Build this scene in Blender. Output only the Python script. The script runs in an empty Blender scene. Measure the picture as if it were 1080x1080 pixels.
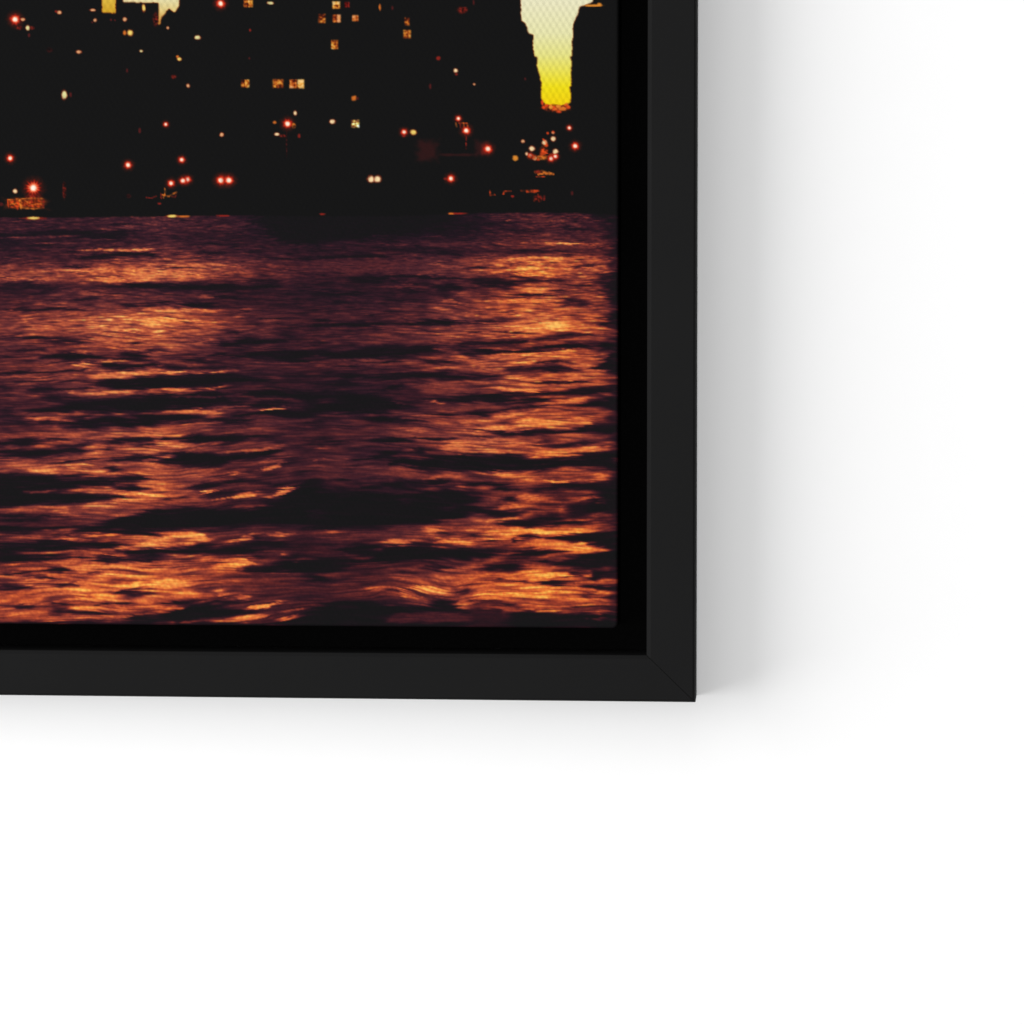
import bpy, bmesh, math
import numpy as np
from mathutils import Matrix, Vector

S = 0.0005                                    # one layout unit = half a millimetre
scene = bpy.context.scene
COL = scene.collection
rng = np.random.default_rng(7)

# ------------------------------------------------------------------ camera
CAM_LOC = (540 + 225.784, -2400 + 10.561, -540 + 31.205)
AX, AY, AZ = -1.35294345e-02, -1.13792669e-03, 9.40945374e-02
Rm = (Matrix.Rotation(AZ, 3, 'Z') @ Matrix.Rotation(AY, 3, 'Y') @ Matrix.Rotation(AX, 3, 'X'))
right, fwd, up = Rm.col[0], Rm.col[1], Rm.col[2]
cd = bpy.data.cameras.new('camera')
cam = bpy.data.objects.new('camera', cd)
COL.objects.link(cam)
m = Matrix.Identity(4)
for i in range(3):
    m[i][0], m[i][1], m[i][2], m[i][3] = right[i], up[i], -fwd[i], CAM_LOC[i] * S
cam.matrix_world = m
cd.sensor_width = 36.0
cd.lens = 80.0
cd.clip_start = 0.01
cd.clip_end = 100
scene.camera = cam

# ------------------------------------------------------------------ layout of the frame (units)
OX, OZ = 733.7, -740.8                        # lower right outer corner
W_, H_ = 1480.0, 1240.0                       # outer size of the whole frame
RAIL_X, RAIL_Z = 51.5, 49.7
GAP_X, GAP_Z = 30.6, 27.3
DEPTH = 80.0                                  # frame depth, front face at y = 0, wall at y = DEPTH
RECESS = 7.0
WALL_Y = DEPTH + 1.0
IX, IZ = OX - RAIL_X, OZ + RAIL_Z
CX, CZ = IX - GAP_X, IZ + GAP_Z               # lower right corner of the canvas
LX, TZ = OX - W_, OZ + H_
ILX, ITZ = LX + RAIL_X, TZ - RAIL_Z
CLX, CTZ = ILX + GAP_X, ITZ - GAP_Z


# ------------------------------------------------------------------ materials
def new_mat(name):
    mt = bpy.data.materials.new(name)
    mt.use_nodes = True
    return mt, mt.node_tree.nodes, mt.node_tree.links, mt.node_tree.nodes['Principled BSDF']


def frame_material():
    mt, N, L, b = new_mat('black satin lacquer')
    b.inputs['Base Color'].default_value = (0.0060, 0.0060, 0.0061, 1)
    b.inputs['Roughness'].default_value = 0.52
    b.inputs['Specular IOR Level'].default_value = 0.06
    tc = N.new('ShaderNodeTexCoord')
    n = N.new('ShaderNodeTexNoise')
    n.inputs['Scale'].default_value = 900
    n.inputs['Detail'].default_value = 3
    L.new(tc.outputs['Object'], n.inputs['Vector'])
    bp = N.new('ShaderNodeBump')
    bp.inputs['Strength'].default_value = 0.06
    bp.inputs['Distance'].default_value = 0.0003
    L.new(n.outputs['Fac'], bp.inputs['Height'])
    L.new(bp.outputs['Normal'], b.inputs['Normal'])
    n2 = N.new('ShaderNodeTexNoise')
    n2.inputs['Scale'].default_value = 14
    n2.inputs['Detail'].default_value = 4
    L.new(tc.outputs['Object'], n2.inputs['Vector'])
    mr = N.new('ShaderNodeMapRange')
    mr.inputs['To Min'].default_value = 0.62
    mr.inputs['To Max'].default_value = 0.70
    L.new(n2.outputs['Fac'], mr.inputs['Value'])
    L.new(mr.outputs['Result'], b.inputs['Roughness'])
    return mt


def board_material():
    mt, N, L, b = new_mat('matt black board')
    n = N.new('ShaderNodeTexNoise')
    n.inputs['Scale'].default_value = 300
    cr = N.new('ShaderNodeValToRGB')
    cr.color_ramp.elements[0].color = (0.0012, 0.0012, 0.0012, 1)
    cr.color_ramp.elements[1].color = (0.0022, 0.0022, 0.0022, 1)
    L.new(n.outputs['Fac'], cr.inputs['Fac'])
    L.new(cr.outputs['Color'], b.inputs['Base Color'])
    b.inputs['Roughness'].default_value = 0.95
    b.inputs['Specular IOR Level'].default_value = 0.0
    return mt


def wall_material():
    mt, N, L, b = new_mat('white wall paint')
    n = N.new('ShaderNodeTexNoise')
    n.inputs['Scale'].default_value = 60
    n.inputs['Detail'].default_value = 4
    tc = N.new('ShaderNodeTexCoord')
    L.new(tc.outputs['Object'], n.inputs['Vector'])
    cr = N.new('ShaderNodeValToRGB')
    cr.color_ramp.elements[0].color = (0.795, 0.795, 0.795, 1)
    cr.color_ramp.elements[1].color = (0.805, 0.805, 0.805, 1)
    L.new(n.outputs['Fac'], cr.inputs['Fac'])
    L.new(cr.outputs['Color'], b.inputs['Base Color'])
    b.inputs['Roughness'].default_value = 0.9
    b.inputs['Specular IOR Level'].default_value = 0.1
    return mt


def canvas_material():
    mt, N, L, b = new_mat('printed canvas')
    at = N.new('ShaderNodeAttribute')
    at.attribute_name = 'print_ink'
    L.new(at.outputs['Color'], b.inputs['Base Color'])
    b.inputs['Roughness'].default_value = 0.85
    b.inputs['Specular IOR Level'].default_value = 0.02
    # plain weave: product of two slanted waves
    tc = N.new('ShaderNodeTexCoord')
    sx = N.new('ShaderNodeSeparateXYZ')
    L.new(tc.outputs['Object'], sx.inputs['Vector'])

    def math_(op, a, bb):
        q = N.new('ShaderNodeMath')
        q.operation = op
        for i, v in enumerate((a, bb)):
            if v is None:
                continue
            if isinstance(v, (int, float)):
                q.inputs[i].default_value = v
            else:
                L.new(v, q.inputs[i])
        return q.outputs[0]
    k = 2 * math.pi / S
    u = math_('MULTIPLY', sx.outputs['X'], k / 6.9)
    v = math_('MULTIPLY', sx.outputs['Z'], k / 11.4)
    a1 = math_('SINE', math_('ADD', u, v), None)
    a2 = math_('SINE', math_('SUBTRACT', u, v), None)
    h = math_('ADD', a1, math_('MULTIPLY', a2, 0.62))
    n = N.new('ShaderNodeTexNoise')
    n.inputs['Scale'].default_value = 700
    L.new(tc.outputs['Object'], n.inputs['Vector'])
    h = math_('ADD', h, math_('MULTIPLY', n.outputs['Fac'], 0.8))
    bp = N.new('ShaderNodeBump')
    bp.inputs['Strength'].default_value = WEAVE
    bp.inputs['Distance'].default_value = 0.00025
    # heavy dark ink fills the weave, thin ink leaves it open
    ink = N.new('ShaderNodeRGBToBW')
    L.new(at.outputs['Color'], ink.inputs['Color'])
    mr = N.new('ShaderNodeMapRange')
    mr.inputs['From Max'].default_value = 0.3
    mr.inputs['To Min'].default_value = 0.15
    mr.inputs['To Max'].default_value = 1.0
    L.new(ink.outputs['Val'], mr.inputs['Value'])
    h = math_('MULTIPLY', h, mr.outputs['Result'])
    L.new(h, bp.inputs['Height'])
    L.new(bp.outputs['Normal'], b.inputs['Normal'])
    return mt


WEAVE = 0.22
M_FRAME, M_BOARD, M_WALL, M_CANVAS = frame_material(), board_material(), wall_material(), canvas_material()


# ------------------------------------------------------------------ helpers
def link_mesh(name, verts, faces, mat, parent=None, smooth=False):
    me = bpy.data.meshes.new(name)
    me.from_pydata([tuple(c * S for c in v) for v in verts], [], faces)
    me.validate()
    bm = bmesh.new()
    bm.from_mesh(me)
    bmesh.ops.recalc_face_normals(bm, faces=bm.faces)
    bm.to_mesh(me)
    bm.free()
    me.materials.append(mat)
    if smooth:
        for p in me.polygons:
            p.use_smooth = True
    o = bpy.data.objects.new(name, me)
    COL.objects.link(o)
    if parent:
        o.parent = parent
    return o


# ------------------------------------------------------------------ the frame
root = bpy.data.objects.new('framed_picture', None)
COL.objects.link(root)
root['label'] = 'city at dusk canvas print floating in a slim black frame on the white wall'
root['category'] = 'picture'
root.location = (0, 0, 0)


def rail(name, A, B, inward, width, label):
    """mitred rail from outer corner A to outer corner B; inward = unit vector to the picture."""
    A, B, n = np.array(A, float), np.array(B, float), np.array(inward, float)
    t = (B - A) / np.linalg.norm(B - A)
    wa = RAIL_X if abs(n[0]) > .5 else RAIL_Z
    other = RAIL_Z if abs(n[0]) > .5 else RAIL_X
    # profile (distance from the outer edge, depth y), going round
    arc_o = [(3.0 * (1 - math.cos(a)), 8.0 * (1 - math.sin(a))) for a in np.linspace(0, math.pi / 2, 5)]
    ch = 4.6
    arc_i = [(wa - ch, 0.0), (wa - ch * .85, 0.2), (wa - ch * .15, 1.5), (wa - .25, 2.2), (wa, 3.6)]
    prof = [(0, DEPTH)] + arc_o + arc_i + [(wa, DEPTH)]
    cut = 0.28                                # half of the hairline mitre joint
    vs = []
    for end, sgn in ((A, 1), (B, -1)):
        for d, y in prof:
            run = d * other / wa + cut
            # joint opens slightly towards the front arris
            p = end + n * d + t * sgn * run
            vs.append((p[0], y, p[1]))
    k = len(prof)
    fs = [(i, (i + 1) % k, k + (i + 1) % k, k + i) for i in range(k)]
    fs += [tuple(range(k)), tuple(range(2 * k - 1, k - 1, -1))]
    o = link_mesh(name, vs, fs, M_FRAME, root)
    o['label'] = label
    return o


rail('frame_rail', (OX, OZ), (LX, OZ), (0, 1), RAIL_Z, 'bottom rail of the black frame')
rail('frame_rail', (OX, TZ), (OX, OZ), (-1, 0), RAIL_X, 'right upright rail of the black frame')
rail('frame_rail', (LX, TZ), (OX, TZ), (0, -1), RAIL_Z, 'top rail of the black frame')
rail('frame_rail', (LX, OZ), (LX, TZ), (1, 0), RAIL_X, 'left upright rail of the black frame')
yb0, yb1 = DEPTH - 9, DEPTH - 1
e = 0.5
bv = [(ILX + e, yb0, IZ + e), (IX - e, yb0, IZ + e), (IX - e, yb0, ITZ - e), (ILX + e, yb0, ITZ - e)]
bv += [(x, yb1, z) for x, _, z in bv]
link_mesh('backing_board', bv, [(0, 1, 2, 3), (7, 6, 5, 4), (0, 4, 5, 1), (1, 5, 6, 2), (2, 6, 7, 3), (3, 7, 4, 0)],
          M_BOARD, root)


# ------------------------------------------------------------------ the printed picture
def grad_noise(x, y, seed):
    r = np.random.default_rng(seed)
    P = r.permutation(4096)
    G = r.uniform(0, 2 * np.pi, 4096)
    xi, yi = np.floor(x).astype(np.int64), np.floor(y).astype(np.int64)
    xf, yf = x - xi, y - yi
    sx = xf * xf * xf * (xf * (xf * 6 - 15) + 10)
    sy = yf * yf * yf * (yf * (yf * 6 - 15) + 10)

    def g(ix, iy, dx, dy):
        a = G[P[(P[ix & 4095] + iy) & 4095]]
        return np.cos(a) * dx + np.sin(a) * dy
    n00, n10 = g(xi, yi, xf, yf), g(xi + 1, yi, xf - 1, yf)
    n01, n11 = g(xi, yi + 1, xf, yf - 1), g(xi + 1, yi + 1, xf - 1, yf - 1)
    a = n00 + sx * (n10 - n00)
    b = n01 + sx * (n11 - n01)
    return (a + sy * (b - a)) * 1.5


def sstep(a, b, t):
    t = np.clip((t - a) / (b - a), 0, 1)
    return t * t * (3 - 2 * t)


# tone of the water along rows (0 black ... 1 brightest gold); columns at BX
BX = [0, 80, 160, 240, 320, 400, 480, 560, 620, 645]
BASE = """
228: .25 .25 .38 .22 .03 .03 .1 .4 .3 0.19
240: .3 .25 .35 .28 .03 .03 .08 .35 .3 0.19
250: .18 .2 .25 .2 .1 .1 .15 .38 .35 0.27
258: .22 .25 .35 .28 .2 .22 .3 .5 .5 0.36
265: .28 .28 .45 .3 .18 .2 .2 .3 .35 0.27
275: .32 .35 .55 .4 .3 .32 .45 .75 .7 0.51
284: .5 .55 .75 .6 .3 .35 .5 .8 .7 0.51
293: .55 .6 .7 .45 .28 .22 .4 .6 .6 0.43
303: .22 .3 .3 .22 .2 .2 .25 .6 .5 0.36
313: .3 .4 .4 .25 .22 .2 .3 .7 .6 0.43
325: .4 .5 .5 .3 .25 .28 .5 .7 .6 0.46
335: .5 .65 .85 .5 .3 .32 .5 .75 .65 0.46
345: .55 .7 .85 .5 .28 .3 .5 .85 .8 0.53
355: .5 .6 .75 .38 .28 .35 .55 .7 .6 0.46
365: .4 .55 .7 .32 .28 .32 .4 .5 .5 0.39
375: .35 .4 .5 .3 .3 .3 .5 .8 .7 0.42
385: .4 .5 .5 .35 .32 .35 .6 .7 .65 0.43
395: .4 .55 .65 .3 .25 .25 .4 .7 .65 0.51
405: .38 .45 .4 .25 .25 .22 .5 .75 .7 0.56
415: .35 .5 .6 .3 .2 .2 .4 .6 .5 0.39
425: .3 .3 .4 .3 .2 .2 .35 .55 .55 0.41
435: .35 .6 .6 .35 .25 .3 .5 .65 .6 0.49
445: .35 .55 .7 .42 .3 .3 .6 .8 .7 0.48
457: .45 .55 .75 .45 .3 .4 .6 .6 .5 0.39
470: .45 .6 .75 .45 .32 .3 .6 .65 .6 0.43
482: .55 .6 .6 .4 .3 .3 .4 .5 .5 0.39
495: .6 .65 .7 .4 .35 .4 .55 .65 .65 0.57
510: .5 .6 .75 .4 .25 .25 .4 .5 .4 0.35
522: .5 .65 .8 .4 .2 .2 .35 .5 .45 0.37
535: .6 .7 .6 .3 .1 .1 .3 .5 .4 .4
550: .3 .35 .3 .15 .1 .15 .45 .7 .55 0.47
562: .5 .55 .7 .4 .35 .4 .65 .8 .75 0.61
575: .4 .5 .65 .35 .25 .3 .5 .7 .7 0.48
590: .5 .7 .7 .6 .25 .3 .35 .55 .45 0.37
605: .55 .75 .75 .55 .3 .35 .6 .85 .65 0.51
620: .6 .8 .8 .5 .3 .4 .7 .9 .7 0.59
632: .65 .7 .75 .4 .3 .35 .5 .85 .75 0.61
645: .6 .7 .55 .4 .25 .25 .35 .5 .5 0.45
658: .55 .6 .5 .35 .2 .25 .3 .2 .2 0.17
"""
# single waves: tone | x,top,bottom ...  in 1/6.55 units inside each 165 x 110 tile of the artwork
WAVES = {
(0, 0): """
.05|0,170,190 150,175,200 300,160,190 500,150,185 700,160,200 860,150,195
.1|-50,200,225 100,210,260 150,215,250;.1|150,240,262 400,235,258
.05|560,335,345 700,320,345 850,295,330 1000,305,330 1080,325,335
.05|760,100,118 850,105,120 950,98,112;.08|640,190,205 760,200,228 850,190,225
.9|560,283,287 700,276,290 850,274,296 1000,276,292 1080,278,290
.5|40,200,208 300,190,205 480,188,196;.6|680,135,145 770,138,148;.55|700,208,218 770,207,218;.62|830,115,132 940,118,130
.45|180,235,240 400,232,242 600,230,240;.55|1000,95,110 1080,90,110;.12|0,290,305 200,285,300 330,290,302
.8|430,425,440 600,405,445 800,400,430;.82|620,480,500 750,470,510 900,485,510 1080,480,500;.85|900,420,470 1000,415,480 1080,410,480
.7|0,480,500 150,475,495 380,480,500;.65|0,420,445 200,430,450 400,420,440
.1|430,395,405 550,390,405 640,395,400;.12|0,540,560 130,510,560 180,500,550 270,525,560 380,550,565
.12|60,580,600 200,575,600 300,565,600 350,580,590;.1|720,535,550 850,525,545 1000,520,545 1080,520,545
.12|480,640,655 600,615,640 700,605,625;.05|0,690,700 200,690,703 400,680,700 600,695,700;.1|830,655,675 950,645,675 1080,650,670
.6|560,570,590 700,570,605 720,580,590;.62|790,590,605 860,590,608;.9|980,690,700 1080,685,700""",
(1, 0): """
.4|410,110,130 470,118,135 540,120,130
.02|700,-10,90 820,-10,205 900,-10,235 1080,-10,240
.1|240,240,260 400,235,250 640,245,265;.08|300,290,310 500,300,308 720,290,305;.12|250,290,300 400,295,312 600,300,308
.06|700,330,340 900,345,355 1080,335,360;.8|0,440,480 150,430,490 300,440,480 380,455,465;.78|60,380,400 250,380,400 400,375,395 540,375,400
.15|0,405,415 150,405,418 280,410,416
.02|-200,525,548 0,522,550 200,525,555 350,525,555 500,528,560 650,530,545 820,530,540
.08|0,565,585 100,570,580;.03|0,640,655 60,638,660 120,645,655;.03|210,650,680 280,650,680 380,655,675
.08|400,605,615 520,605,625 620,620,630;.65|280,605,615 350,595,615 400,600,610;.6|560,700,705 700,680,700
.9|0,690,715 150,688,715 300,690,715 420,700,715;.08|490,530,560 560,535,570 620,540,560;.1|800,660,670 950,655,668 1080,650,660
.12|640,590,600 760,570,590 800,575,585;.1|660,485,515 760,490,520 860,490,505""",
(2, 0): """
.02|-100,-10,240 60,-10,230 200,-10,215 400,-10,190 600,-10,180 750,-10,150 900,-10,90 1000,-10,40
.3|150,228,236 300,230,240;.28|360,185,192 540,182,190;.3|750,190,200 830,188,196 930,200,208
.4|780,245,258 900,240,262 1000,230,255 1080,240,252;.38|400,235,245 640,245,258
.03|0,325,345 150,320,345 350,312,335 500,322,335;.1|450,270,285 700,270,290 900,265,280;.08|700,300,312 900,295,320 1050,315,330
.36|0,360,430 300,360,440 600,360,440 800,350,440
.6|880,395,412 950,400,412 1000,395,405;.62|760,450,455 830,440,455;.7|830,460,468 900,458,470
.04|260,470,490 350,480,520 440,470,520 500,465,485;.04|490,460,480 700,465,478 850,470,490 1000,475,485 1080,485,490
.05|650,515,530 800,510,525;.05|840,540,555 950,525,560 1040,545,555;.05|40,575,590 180,590,605 300,570,600 320,575,590
.06|60,640,650 150,635,660 240,640,655;.08|640,570,585 750,565,590;.08|610,630,640 760,620,640
.4|480,530,545 650,525,545 820,535,555;.65|970,590,620 1080,570,620;.7|850,635,640 950,630,645 1060,660,680
.7|830,705,715 930,690,715;.1|880,560,600 930,560,600""",
(3, 0): """
.03|-50,-20,20 100,-20,30 300,-20,25 600,-20,22 800,-20,30 900,-20,60 960,-20,90
.08|0,80,135 100,90,130 180,95,120;.05|170,90,108 250,85,108 330,88,105;.05|200,125,135 350,148,165 500,150,165
.65|230,75,88 290,75,88;.7|540,72,90 600,75,90;.62|680,100,110 720,100,110;.08|650,125,145 750,130,150 850,135,150
.6|440,180,190 540,180,190;.92|470,240,246 600,235,250 700,232,250 800,235,245
.06|310,290,300 430,283,303 560,292,302 700,285,297;.9|200,345,365 350,330,355 550,335,350 700,335,350
.12|540,372,382 640,372,380 720,370,376;.1|200,402,412 260,398,410
1.05|340,415,425 410,400,432 460,415,425;.92|150,430,450 200,425,450;.88|300,440,470 500,440,470 640,440,460
.08|0,480,520 150,470,540 250,470,550 350,475,520 430,485,510 560,485,500;.1|560,485,500 680,485,495
.15|640,525,535 750,520,540 850,525,540;.88|330,560,585 450,550,590 600,550,570
.08|280,590,602 400,585,610 580,595,605 650,590,605;.08|600,565,575 690,560,580;.15|650,610,660 750,620,670 830,640,670
.85|100,630,650 300,620,650 600,620,640;.88|880,605,622 950,600,615;.9|300,690,710 400,688,712;.85|600,690,702 750,685,700
.1|0,400,415 130,395,405;.05|960,460,600 1000,440,640 1024,440,640;.15|880,450,520 940,450,510;.1|720,395,405 900,380,390""",
(0, 1): """
.1|0,165,185 100,165,180 200,160,180 280,165,185 400,165,215 520,185,215 580,200,210;.02|180,168,178 240,165,182 290,170,178
.12|520,180,190 600,170,190 660,180,185;.12|40,250,262 200,242,258 330,238,250
.02|270,300,310 370,285,318 480,275,322 560,280,320 640,290,325 700,300,325
.02|800,305,315 860,285,320 950,282,320 1010,290,320;.08|1000,260,270 1080,255,270;.1|820,265,275 1000,262,275
.03|680,375,380 730,345,380 850,360,385 1000,355,375 1080,345,355
.05|0,415,430 150,405,425 320,400,412 540,390,402 620,380,390;.9|500,355,360 560,335,375 640,345,360
.92|720,335,342 800,325,342 880,332,340;.92|530,268,280 570,262,282 610,268,276;.88|600,430,445 800,415,450 950,410,445 1080,412,435
.1|0,468,480 150,470,480 320,462,472;.1|420,465,478 560,460,475;.08|740,405,412 950,398,408
.02|640,490,500 700,465,515 850,455,528 1000,455,528 1150,450,520
.1|0,490,540 60,500,535;.06|150,530,540 230,505,545 330,505,545 400,520,535 640,510,520
.85|430,545,550 560,535,560 650,540,560 850,540,560 1080,520,550;.08|280,580,600 400,565,600 500,570,595 640,575,590
.02|200,670,690 340,650,685 480,620,690 650,605,692 850,600,690 1000,590,680 1150,575,675;.12|860,565,580 1000,560,575 1080,555,570
.1|0,655,685 100,665,690;.08|0,705,725 60,700,725 150,710,725;.7|380,690,710 600,690,715;.9|800,690,705 880,693,705
.6|60,490,500 200,485,498 300,480,490;.6|0,435,450 200,440,450 350,435,445;.1|880,205,215 950,195,215 990,205,215;.12|700,85,95 800,85,98""",
(1, 1): """
.9|0,40,50 200,35,60 350,50,70;.02|680,35,42 800,28,48 880,35,45;.04|830,65,72 880,60,78;.04|850,102,110 930,98,110
.05|480,125,140 560,125,140 610,130,138;.02|400,215,222 520,200,222 620,180,215 700,178,215 800,185,210 860,190,200;.03|960,175,185 1040,175,185
.02|340,295,305 440,285,300 580,292,302 700,270,305 780,262,315 950,262,312 1080,262,300;.02|490,295,302 700,280,305;.02|820,315,335 950,320,335 1080,318,338
.02|190,330,340 300,318,348 360,330,342;.08|0,370,380 120,350,385 250,375,388 420,375,385 530,365,375
.95|0,405,420 150,400,418 230,408,420 380,400,418 500,390,405
.02|-100,455,500 0,448,510 250,430,505 400,425,490 550,430,480 680,440,475 780,450,470
.85|0,520,550 80,515,550 250,530,560 380,525,545 490,500,520
.02|-100,560,670 0,560,665 120,565,660 300,545,650 420,545,635 550,600,630;.03|300,560,580 450,545,570 540,550,565
.35|100,570,585 330,570,582 520,575,585;.85|0,685,700 150,670,705 300,660,710 450,680,715;.6|380,660,675 560,640,655 640,630,640
.92|690,660,668 800,650,668 900,648,660;.02|600,560,570 700,530,585 800,530,580 900,545,585 1080,550,590
.35|560,570,580 700,585,600 900,590,605 1050,600,612;.03|680,620,640 800,605,640 900,620,635;.03|600,690,720 750,675,700 900,675,720 1080,670,720
.1|880,410,455 960,405,465 1050,410,440;.6|530,390,395 560,380,398 590,388,396;.65|260,210,222 420,170,185;.1|430,175,185 600,165,175""",
(2, 1): """
.02|370,15,20 430,8,22 470,12,18;.03|0,45,65 120,40,55;.04|0,85,95 170,70,90 300,65,100 400,60,80 480,60,80
.02|640,70,80 800,50,82 900,45,80 1000,65,80 1080,65,72;.06|620,40,60 660,40,60;.05|0,200,210 100,195,210;.1|400,215,225 500,210,235 600,215,230
.02|-100,262,310 0,270,300 150,270,315 300,258,315 450,245,308 600,240,300 750,230,285 820,230,275 880,260,280
.03|930,255,265 1000,250,265 1080,255,265;.04|1010,215,240 1070,205,240;.05|740,325,345 850,322,348 980,330,345
.03|400,338,345 600,335,345;.03|180,365,372 330,362,374;.5|160,320,330 400,315,330 620,320,330;.5|100,345,360 350,345,360 600,350,360
.03|60,430,445 250,425,450 400,432,455 600,425,450 800,415,450 900,415,450 1080,430,460;.1|60,400,440 200,410,440
.05|100,480,495 200,475,510 300,480,495;.05|500,520,530 600,490,530 620,500,520;.02|-50,560,590 100,550,590 300,555,600 540,590,600
.02|0,640,690 150,620,680 250,590,685 400,590,690 520,600,680 600,620,650 680,630,650;.05|760,595,600 900,590,605 1000,575,605 1080,580,600
.5|700,500,530 850,470,560 1000,480,560 1080,500,560;.75|800,610,618 850,605,620 890,612,620;.75|980,300,320 1080,290,325;.8|860,375,382 960,370,388
.65|770,355,370 820,350,370;.85|1030,130,145 1080,140,155;.55|920,210,225 990,205,220;.45|320,205,230 500,165,210 650,180,210 900,200,215
.55|400,150,158 540,140,155;.4|410,690,705 450,690,710;.4|560,610,625 650,620,632;.05|780,690,700 1000,690,715""",
(3, 1): """
.12|0,50,70 150,50,75 300,50,65;.1|180,30,40 280,30,45;1.05|500,60,110 600,70,120 700,80,115;.92|350,95,130 500,90,140;.9|330,150,170 430,145,170
.1|0,125,135 250,125,138 450,133,142;.06|0,185,225 150,195,230 220,180,225 330,175,220 420,180,195
.08|440,180,200 600,150,185 700,135,165 850,150,160;.6|440,225,240 550,195,220 670,180,195
.03|400,250,268 560,225,258 700,205,250 840,205,240;.03|0,255,285 120,255,285 300,265,278 450,258,270
.7|170,290,305 240,282,305 340,300,315;.95|540,265,280 700,255,270 820,245,258;.1|860,245,265 950,240,265;.15|460,330,345 600,330,340 700,325,340
.12|240,385,410 350,370,415 480,365,400 560,362,405 680,368,405 740,378,395;.07|500,370,400 600,365,405 700,375,400
.08|0,425,460 120,425,465 240,430,450;.9|300,450,460 400,440,470 480,455,475;.15|420,480,490 550,470,495 700,475,490 850,460,475
.9|200,510,530 400,520,540 500,530,550;.02|-50,560,590 100,565,590 300,555,585 450,555,575 650,545,555
.03|600,550,558 750,525,555 850,512,560 950,520,550 1020,512,540;.02|0,590,605 250,580,620 450,590,615 560,600,610
.45|290,580,597 380,585,597;.45|0,610,660 80,600,660 130,620,650;.05|0,690,700 120,665,710 190,670,705
.1|240,655,665 350,640,665 540,630,640;.85|600,600,620 700,590,615 820,575,595;.03|760,640,645 850,600,640 950,595,650 1020,600,660
.01|830,380,385 900,350,385 960,300,390 1022,260,420;.02|940,20,40 1024,0,85;.02|880,70,80 960,60,90 1020,60,85;.02|850,235,240 950,205,240 1024,200,240
.6|970,240,245 1020,238,245;.75|860,395,405 940,390,402;.7|850,290,295 940,278,295;.85|180,690,720 350,690,720""",
(0, 2): """
.1|0,0,60 150,10,55 200,20,60;.02|380,50,60 470,15,72 650,-5,72 900,-10,70 1080,-20,60;.12|270,20,40 400,15,60
.75|200,0,15 300,0,20 430,-5,10;.05|80,145,155 180,140,165 290,150,165;.04|0,170,190 150,165,192 260,175,185;.05|300,150,165 450,145,165 500,155,165
.02|0,212,275 150,225,275 280,235,270 400,215,260 500,210,250 600,225,240;.06|500,190,200 600,175,210 650,180,195
.06|710,175,190 830,140,185 950,140,180 1080,150,165;.05|900,195,205 1080,185,200;.08|680,215,225 800,205,222;.85|960,120,130 1030,100,140 1060,115,135
.05|370,310,320 500,290,310 650,275,300;.03|740,290,305 860,270,305 1000,265,295 1060,275,285;.1|430,400,415 540,385,420 600,395,410
.06|730,355,370 780,340,370 830,350,365;1|440,330,340 560,318,352 620,330,345;.92|200,360,370 330,360,400 420,390,410
.01|-50,385,615 0,385,618 150,395,610 200,395,520 350,405,515 450,418,495 600,425,480 750,435,470 850,440,455
.01|0,510,615 150,520,610 400,520,600 600,530,580 800,540,560 880,550,555;.5|170,518,525 280,510,522 400,502,518
.06|800,400,440 900,400,460 1000,405,440;.05|800,480,490 900,475,505 970,480,500;.75|500,505,520 650,485,520 800,500,525
.92|370,640,660 440,630,670 500,640,660;.85|760,590,600 850,580,605;.08|0,665,680 150,665,690 300,675,690 450,690,700
.07|-20,670,720 150,690,740 300,690,740;.03|780,710,740 950,670,740 1080,635,740""",
(1, 2): """
.03|-50,-20,50 0,-20,45 120,-20,30 300,-10,20;.04|300,10,25 450,5,30 600,10,40
.02|0,150,155 150,145,160 260,110,175 380,120,175 500,125,170 620,120,150 750,120,140;.03|820,115,135 900,120,135
.04|1010,30,45 1080,25,45;.04|1020,170,185 1080,170,190;.04|0,250,265 300,245,260
.02|40,310,320 150,260,330 300,240,345 420,250,345 520,250,300 640,250,285 760,225,270 870,215,240
.7|450,225,245 640,230,245 850,190,205;.85|480,390,398 540,370,395 590,365,380;.85|700,360,368 800,325,355 880,290,305;.75|760,300,315 880,288,300
.06|210,490,500 330,445,500 430,450,490;.04|480,440,455 600,430,460 700,430,460;.04|820,465,485 880,455,480
.95|300,520,530 370,500,525 440,495,505;.95|400,570,580 520,548,562 600,530,560 700,510,525;.1|300,545,555 450,505,550 600,505,520
.85|740,540,550 850,500,530 990,478,490;.08|50,555,562 220,540,558
.01|-100,690,740 0,650,740 200,620,740 400,630,740 600,650,740 800,600,740 900,530,740 1000,490,740 1080,470,740
.3|380,600,640 480,610,640;.45|490,630,635 600,600,620 760,600,610;.1|700,560,590 850,560,600;.04|1000,450,480 1080,430,480""",
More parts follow.
